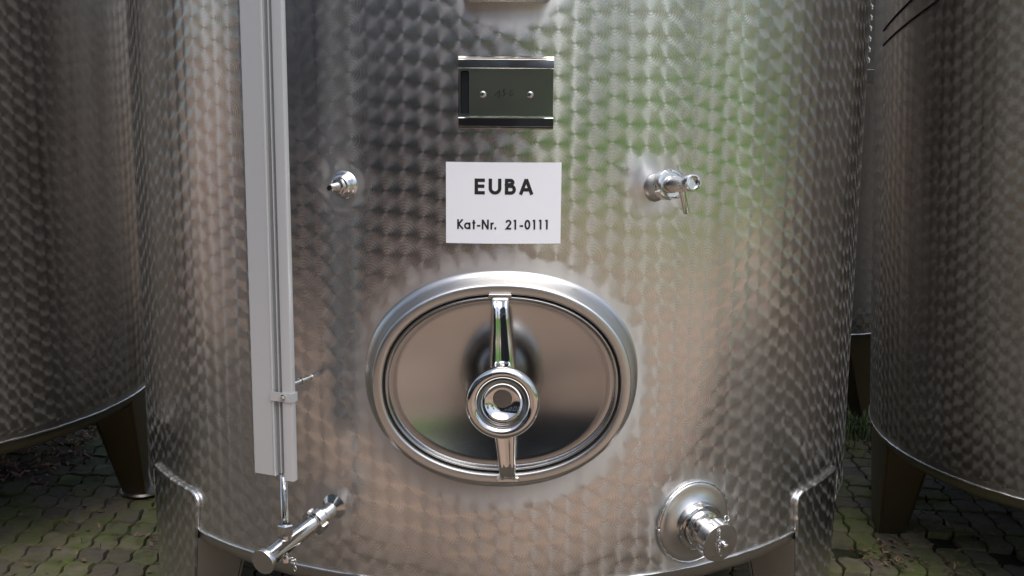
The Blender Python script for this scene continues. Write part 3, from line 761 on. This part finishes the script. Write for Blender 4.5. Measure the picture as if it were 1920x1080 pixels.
kind(rest.build('paver_field', m_paver, bed, 50), 'stuff')

# moss cushions, chips, litter
def chips(name, mat, spots, size, seed, label, cat_kind='stuff', curl=.4):
    rnd = random.Random(seed); mb = MB()
    for (x, y, z) in spots:
        L_ = size * rnd.uniform(.5, 1.5); W_ = L_ * rnd.uniform(.25, .6); a = rnd.uniform(0, 2 * PI); t = rnd.gauss(0, curl); r_ = rnd.gauss(0, curl)
        ex = Vector((math.cos(a) * math.cos(t), math.sin(a) * math.cos(t), math.sin(t))); ey = Vector((-math.sin(a), math.cos(a), math.sin(r_))).normalized(); ez = ex.cross(ey)
        o = Vector((x, y, z)); h = W_ * .22
        mb.add([o - ex * L_ / 2, o - ey * W_ / 2 + ez * h * .3, o + ex * L_ / 2, o + ey * W_ / 2 + ez * h * .3, o + ez * h, o - ez * h],
               [(0, 1, 4), (1, 2, 4), (2, 3, 4), (3, 0, 4), (1, 0, 5), (2, 1, 5), (3, 2, 5), (0, 3, 5)])
    o = mb.build(name, mat, None, False); kind(o, 'stuff'); o['label'] = label; return o
def chip_mat(name, c0, c1):
    n = NT(name); g = n.n('ShaderNodeNewGeometry')
    r_ = g.outputs['Random Per Island']; f = n.noise(g.outputs['Position'], 80.0, 3)
    c = n.mix(n.math('ADD', n.math('MULTIPLY', r_, .8), n.math('MULTIPLY', f, .3), clamp=True), c4(c0), c4(c1), 'RGBA'); n.bsdf(Base_Color=c, Roughness=.85); return n.m
m_chip = chip_mat('bark_chips', (.14, .08, .055), (.52, .34, .25))
m_leaf = chip_mat('dry_leaves', (.06, .033, .018), (.22, .15, .095))
rnd = random.Random(11); sp_ = []
while len(sp_) < 8500:
    x = rnd.uniform(-2.6, -1.26); y = rnd.uniform(.5, 3.0)
    # heap edge runs diagonally under the left tank
    e = 1.0 - max(0, (x + 1.62)) * 1.0
    d = (y - (.70 + .45 * (x + 1.6) + .10 * noise.noise((x * 4, y * 4, 0))))
    dx = (-1.43 - x) + .25 * noise.noise((x * 5, y * 3, 4)) + .15 * min(0, 1.2 - y)
    m_ = min(d, dx, 2.4 - y)
    if m_ < 0 and rnd.random() > math.exp(m_ * 22): continue
    sp_.append((x, y, max(0, min(.07, m_ * .30)) * rnd.random() ** .3 + .004))
chips('bark_chips', m_chip, sp_, .024, 5, 'heap of brown bark chips on the paving under the left tank', curl=.5)
sp_ = []
for _ in range(650):
    side = rnd.random() < .55
    x = rnd.uniform(.85, 2.3) if side else rnd.uniform(-1.9, -.8); y = rnd.uniform(-.2, 2.6) if side else rnd.uniform(-.15, 1.6)
    if noise.noise((x * 4, y * 4, 7)) < -.02: continue
    sp_.append((x, y, .006))
for cx_, cy_, k, s_ in ((1.06, .03, 38, .035), (1.12, .17, 18, .03), (1.24, .30, 26, .05), (1.22, .02, 30, .05), (1.30, 1.02, 60, .07), (1.03, .10, 16, .03), (1.35, .95, 30, .08), (-1.30, 1.0, 30, .05), (-.96, .17, 16, .03), (1.5, 1.9, 40, .1)):
    for _ in range(k): sp_.append((rnd.gauss(cx_, s_), rnd.gauss(cy_, s_), .008 + .006 * rnd.random()))
chips('leaf_litter', m_leaf, sp_, .020, 6, 'dry leaf scraps scattered over the mossy paving', curl=.35)

def blades(mb, x, y, n, h, spread, rnd, w=.0035):
    for _ in range(n):
        a = rnd.uniform(0, 2 * PI); L_ = h * rnd.uniform(.5, 1.1); le = rnd.uniform(.15, .9)
        o = Vector((x + rnd.gauss(0, spread), y + rnd.gauss(0, spread), 0)); d = Vector((math.cos(a), math.sin(a), 0)); s_ = Vector((-d.y, d.x, 0)) * w / 2
        P_ = [o, o + d * L_ * le * .25 + Vector((0, 0, L_ * .5)), o + d * L_ * le * .65 + Vector((0, 0, L_ * .8)), o + d * L_ * le + Vector((0, 0, L_ * .8 * (1 - .35 * le)))]
        mb.add([P_[0] - s_, P_[0] + s_, P_[1] - s_, P_[1] + s_, P_[2] - s_ * .7, P_[2] + s_ * .7, P_[3]], [(0, 1, 3, 2), (2, 3, 5, 4), (4, 5, 6)])
def leaf_mat(name, c0, c1, rough=.55):
    n = NT(name); g = n.n('ShaderNodeNewGeometry'); r_ = g.outputs['Random Per Island']
    c = n.mix(r_, c4(c0), c4(c1), 'RGBA'); n.bsdf(Base_Color=c, Roughness=rough); return n.m
m_grass = leaf_mat('grass_blades', (.035, .075, .012), (.09, .15, .03))
gr = MB(); blades(gr, 1.30, 1.15, 130, .10, .05, random.Random(3))
thing(gr.build('grass_tuft', m_grass, None, 'all'), 'green grass tuft growing through the paving between middle and right tanks', 'grass')
g2 = MB(); r3 = random.Random(9)
for _ in range(26):
    x, y = (r3.uniform(.9, 1.6), r3.uniform(-.1, .9)) if r3.random() < .7 else (r3.uniform(-1.35, -.9), r3.uniform(.1, 1.4))
    blades(g2, x, y, 4, .028, .006, r3, .002)
o = kind(g2.build('joint_weeds', m_grass, None, 'all'), 'stuff'); o['label'] = 'tiny weeds sprouting from the paving joints'

# ------------------------------------------------------------------ the yard the steel mirrors (all behind the camera)
def lawn_mat():
    n = NT('lawn'); P = n.n('ShaderNodeTexCoord').outputs['Object']
    c = n.mix(n.noise(P, 1.2, 5), (.085, .20, .02, 1), (.14, .30, .035, 1), 'RGBA'); n.bsdf(Base_Color=c, Roughness=.95); return n.m
V = [(.6, -10.0), (3.4, -8.4), (7.2, -4.8), (9.2, -1.0), (14, 3), (60, 20), (90, -60), (20, -120), (-6, -120), (0, -16)]
kind(link('lawn', mesh_of('lawn', [(x, y, -.012) for x, y in V], [tuple(range(len(V)))[::-1]], lawn_mat())), 'structure')
m_bark = plain('tree_bark', (.09, .07, .055), .9, 0, .4, 9.0, .6)
m_fol = leaf_mat('foliage', (.05, .095, .02), (.11, .18, .045))
m_fol_dark = leaf_mat('dark_foliage', (.018, .035, .014), (.045, .07, .025))
def tree(x, y, h, r, label, mat, seed, nl=2600, low=.25):
    rn = random.Random(seed); t = empty('leafy_tree', (x, y, GZ)); tk = MB()
    tk.tube([(0, 0, -.1), (.05 * rn.gauss(0, 1), 0, h * .25), (.12 * rn.gauss(0, 1), .1 * rn.gauss(0, 1), h * .5), (.1, 0, h * .85)], [.035 * h, .026 * h, .018 * h, .005 * h], 10)
    for _ in range(7):
        a = rn.uniform(0, 2 * PI); z0 = h * rn.uniform(.3, .6)
        tk.tube([(0, 0, z0), (math.cos(a) * r * .45, math.sin(a) * r * .45, z0 + h * .12), (math.cos(a) * r * .85, math.sin(a) * r * .85, z0 + h * .2)], [.012 * h, .008 * h, .003 * h], 6)
    tk.build('trunk', m_bark, t, 'all')
    cr = MB(); cl = []
    for _ in range(26):
        a = rn.uniform(0, 2 * PI); q = rn.random() ** .5; z = rn.uniform(low, .95)
        k = math.sin(PI * min(1, (z - low + .12) / (1.1 - low))) ** .6
        cl.append((math.cos(a) * r * q * k, math.sin(a) * r * q * k, h * z, r * rn.uniform(.2, .42)))
    for _ in range(nl):
        cx_, cy_, cz_, s_ = rn.choice(cl); d = Vector((rn.gauss(0, 1), rn.gauss(0, 1), rn.gauss(0, .8))).normalized() * s_ * rn.random() ** .4
        p = Vector((cx_, cy_, cz_)) + d; L_ = rn.uniform(.10, .22) * (h / 7); e1 = Vector((rn.gauss(0, 1), rn.gauss(0, 1), rn.gauss(0, 1))).normalized(); e2 = e1.orthogonal().normalized()
        cr.add([p - e1 * L_, p + e2 * L_ * .5, p + e1 * L_, p - e2 * L_ * .5], [(0, 1, 2, 3)])
    cr.build('crown', mat, t, False)
    thing(t, label, 'tree', 'trees round the yard'); return t
tree(2.6, -19, 5.0, 2.6, 'low bushy green tree on the lawn facing the middle tank', m_fol, 21, low=.06)
tree(8.5, -16, 5.6, 3.0, 'broad green tree on the lawn to the right of the yard', m_fol, 22, low=.08)
tree(14.5, -10, 5.6, 3.0, 'round green tree at the right edge of the lawn', m_fol, 23, low=.08)
tree(18, -3, 6.0, 3.0, 'green tree near the end of the tank row', m_fol, 26, low=.08)
tree(-1.8, -21, 9.0, 3.6, 'dark tree beside the grey hall across the yard', m_fol_dark, 24, low=.06)
# grey hall across the yard
hall = empty('grey_hall', (-2.6, -5.1, GZ)); hall.rotation_euler = (0, 0, d2r(-46))
m_clad = plain('dark_cladding', (.022, .026, .031), .6, 0, .3, 4.0); m_roof = plain('slate_roof', (.05, .052, .06), .6); m_win = plain('window_glass', (.05, .06, .07), .05, 0, .1, 3.0, Specular_IOR_Level=.8)
I3 = (Vector((0, 0, 0)), Vector((1, 0, 0)), Vector((0, 1, 0)), Vector((0, 0, 1)))
b_ = MB(); b_.box(I3, (-5.0, -6, 0), (5.2, 0, 3.7)); b_.build('wall', m_clad, hall, False)
b_ = MB(); b_.add([(-5.3, .4, 3.65), (5.5, .4, 3.65), (5.5, -3, 5.2), (-5.3, -3, 5.2), (-5.3, -6.4, 3.65), (5.5, -6.4, 3.65)], [(0, 1, 2, 3), (3, 2, 5, 4), (0, 3, 4), (1, 5, 2), (0, 4, 5, 1)]); b_.build('roof', m_roof, hall, False)
for i in range(4):
    b_ = MB(); b_.box(I3, (-3.9 + i * 2.1, .002, 1.4), (-2.6 + i * 2.1, .06, 2.8)); w2 = b_.build('window_frame', m_alu, hall, False)
    b_ = MB(); b_.box(I3, (-3.8 + i * 2.1, .061, 1.5), (-2.7 + i * 2.1, .066, 2.7)); b_.build('window_pane', m_win, w2, False)
thing(hall, 'dark grey clad hall with four windows across the yard', 'building')
m_cab = plain('dark_grey_paint', (.018, .02, .023), .5)
# the photographer, mirrored in the hatch
def person(loc):
    P = {'pelvis': (0, 0, .93), 'waist': (0, .01, 1.06), 'chest': (0, 0, 1.28), 'neck': (0, .0, 1.47), 'chin': (0, .03, 1.54), 'head': (0, .035, 1.65), 'crown': (0, .02, 1.74)}
    E_ = [('pelvis', 'waist'), ('waist', 'chest'), ('chest', 'neck'), ('neck', 'chin'), ('chin', 'head'), ('head', 'crown')]
    Rr = {'pelvis': (.155, .115), 'waist': (.145, .105), 'chest': (.17, .12), 'neck': (.06, .06), 'chin': (.062, .075), 'head': (.078, .10), 'crown': (.055, .065)}
    for s_, nm in ((-1, 'a'), (1, 'b')):
        P.update({'hip' + nm: (.10 * s_, 0, .86), 'knee' + nm: (.12 * s_, .02, .49), 'ank' + nm: (.13 * s_, -.01, .09), 'toe' + nm: (.15 * s_, .15, .045),
                  'sho' + nm: (.20 * s_, 0, 1.41), 'elb' + nm: (.27 * s_, .03, 1.14), 'wri' + nm: (.085 * s_, .155, 1.335)})
        E_ += [('pelvis', 'hip' + nm), ('hip' + nm, 'knee' + nm), ('knee' + nm, 'ank' + nm), ('ank' + nm, 'toe' + nm), ('chest', 'sho' + nm), ('sho' + nm, 'elb' + nm), ('elb' + nm, 'wri' + nm)]
        Rr.update({'hip' + nm: (.095, .10), 'knee' + nm: (.068, .07), 'ank' + nm: (.052, .055), 'toe' + nm: (.045, .04), 'sho' + nm: (.075, .075), 'elb' + nm: (.055, .055), 'wri' + nm: (.032, .032)})
        for f in range(5):                     # palm roots with four fingers and a thumb, wrapped round the camera body
            pr = .0105
            if f < 4:
                a_, b_, c_ = (.070 * s_, .195, 1.365 - f * .021), (.066 * s_, .232 - f * .002, 1.366 - f * .021), (.040 * s_, .240 - f * .003, 1.366 - f * .021)
            else:
                a_, b_, c_ = (.070 * s_, .170, 1.365), (.055 * s_, .178, 1.385), (.040 * s_, .182, 1.390)
            for q, p_ in enumerate((a_, b_, c_)):
                P[f'f{nm}{f}{q}'] = p_; Rr[f'f{nm}{f}{q}'] = (pr - q * .001,) * 2
            E_ += [('wri' + nm, f'f{nm}{f}0'), (f'f{nm}{f}0', f'f{nm}{f}1'), (f'f{nm}{f}1', f'f{nm}{f}2')]
    ks = list(P); me = bpy.data.meshes.new('person'); me.from_pydata([P[k] for k in ks], [(ks.index(a), ks.index(b)) for a, b in E_], []); me.update()
    o = bpy.data.objects.new('person', me); COL.objects.link(o)
    sk = o.modifiers.new('skin', 'SKIN'); sk.use_smooth_shade = True
    for k, v in zip(ks, me.skin_vertices[0].data): v.radius = Rr[k]; v.use_root = (k == 'pelvis')
    sub = o.modifiers.new('sub', 'SUBSURF'); sub.levels = 1; sub.render_levels = 1
    dg = bpy.context.evaluated_depsgraph_get(); nm_ = bpy.data.meshes.new_from_object(o.evaluated_get(dg)); o.modifiers.clear(); o.data = nm_
    mats = [plain('dark_jacket', (.025, .028, .034), .8), plain('dark_jeans', (.02, .024, .035), .85), plain('skin', (.42, .27, .20), .5), plain('shoe', (.02, .018, .016), .5)]
    nm_.materials.clear()
    for m_ in mats: nm_.materials.append(m_)
    for p_ in nm_.polygons:
        c = p_.center; p_.material_index = 2 if c.z > 1.50 or (c.y > .165 and c.z > 1.2) else 3 if c.z < .10 else 1 if c.z < .95 else 0
        p_.use_smooth = True
    hr = MB(); hr.lathe((Vector((0, .015, 1.655)), Vector((0, -.12, 1)).normalized(), Vector((1, 0, 0)), Vector((0, 1, .12)).normalized()), [(.088, -.015), (.094, .03), (.085, .075), (.055, .108), (.001, .122)], 20)
    hr.build('hair', plain('brown_hair', (.04, .025, .015), .7), o, 'all')
    fc = MB(); fc.add([(-.013, .128, 1.625), (.013, .128, 1.625), (0, .157, 1.628), (0, .128, 1.665)], [(0, 1, 2), (1, 3, 2), (3, 0, 2)]); fc.build('nose', mats[2], o, False)
    for s_ in (-1, 1):
        ee = MB(); ee.lathe(axis_frame((.03 * s_, .118, 1.66), (0, 1, 0)), [(.012, 0), (.008, .006), (.001, .008)], 10); ee.build('eye', m_dark, o)
        er = MB(); er.lathe(axis_frame((.082 * s_, .03, 1.645), (s_, -.3, 0)), [(.016, 0), (.024, .006), (.018, .012), (.001, .010)], 12); er.build('ear', mats[2], o)
    mo = MB(); mo.tube([(-.022, .116, 1.592), (0, .124, 1.590), (.022, .116, 1.592)], .005, 6); mo.build('mouth', plain('lips', (.30, .12, .10), .5), o)
    o.location = loc
    thing(o, 'person in dark jacket and jeans holding a small camera, mirrored in the hatch', 'person'); return o
person((.02, -3.46, GZ))
cb = MB(); cb.box((Vector((.02, -3.245, 1.345)), Vector((1, 0, 0)), Vector((0, 1, 0)), Vector((0, 0, 1))), (-.055, -.018, -.03), (.055, .018, .03), .006)
cbo = cb.build('compact_camera', m_cab); l_ = MB(); l_.lathe(axis_frame((.02, -3.227, 1.345), (0, 1, 0)), [(.026, 0), (.026, .02), (.022, .022), (.001, .016)], 24); l_.build('lens', m_dark, cbo)
thing(cbo, 'small black compact camera held in both hands by the person', 'camera')
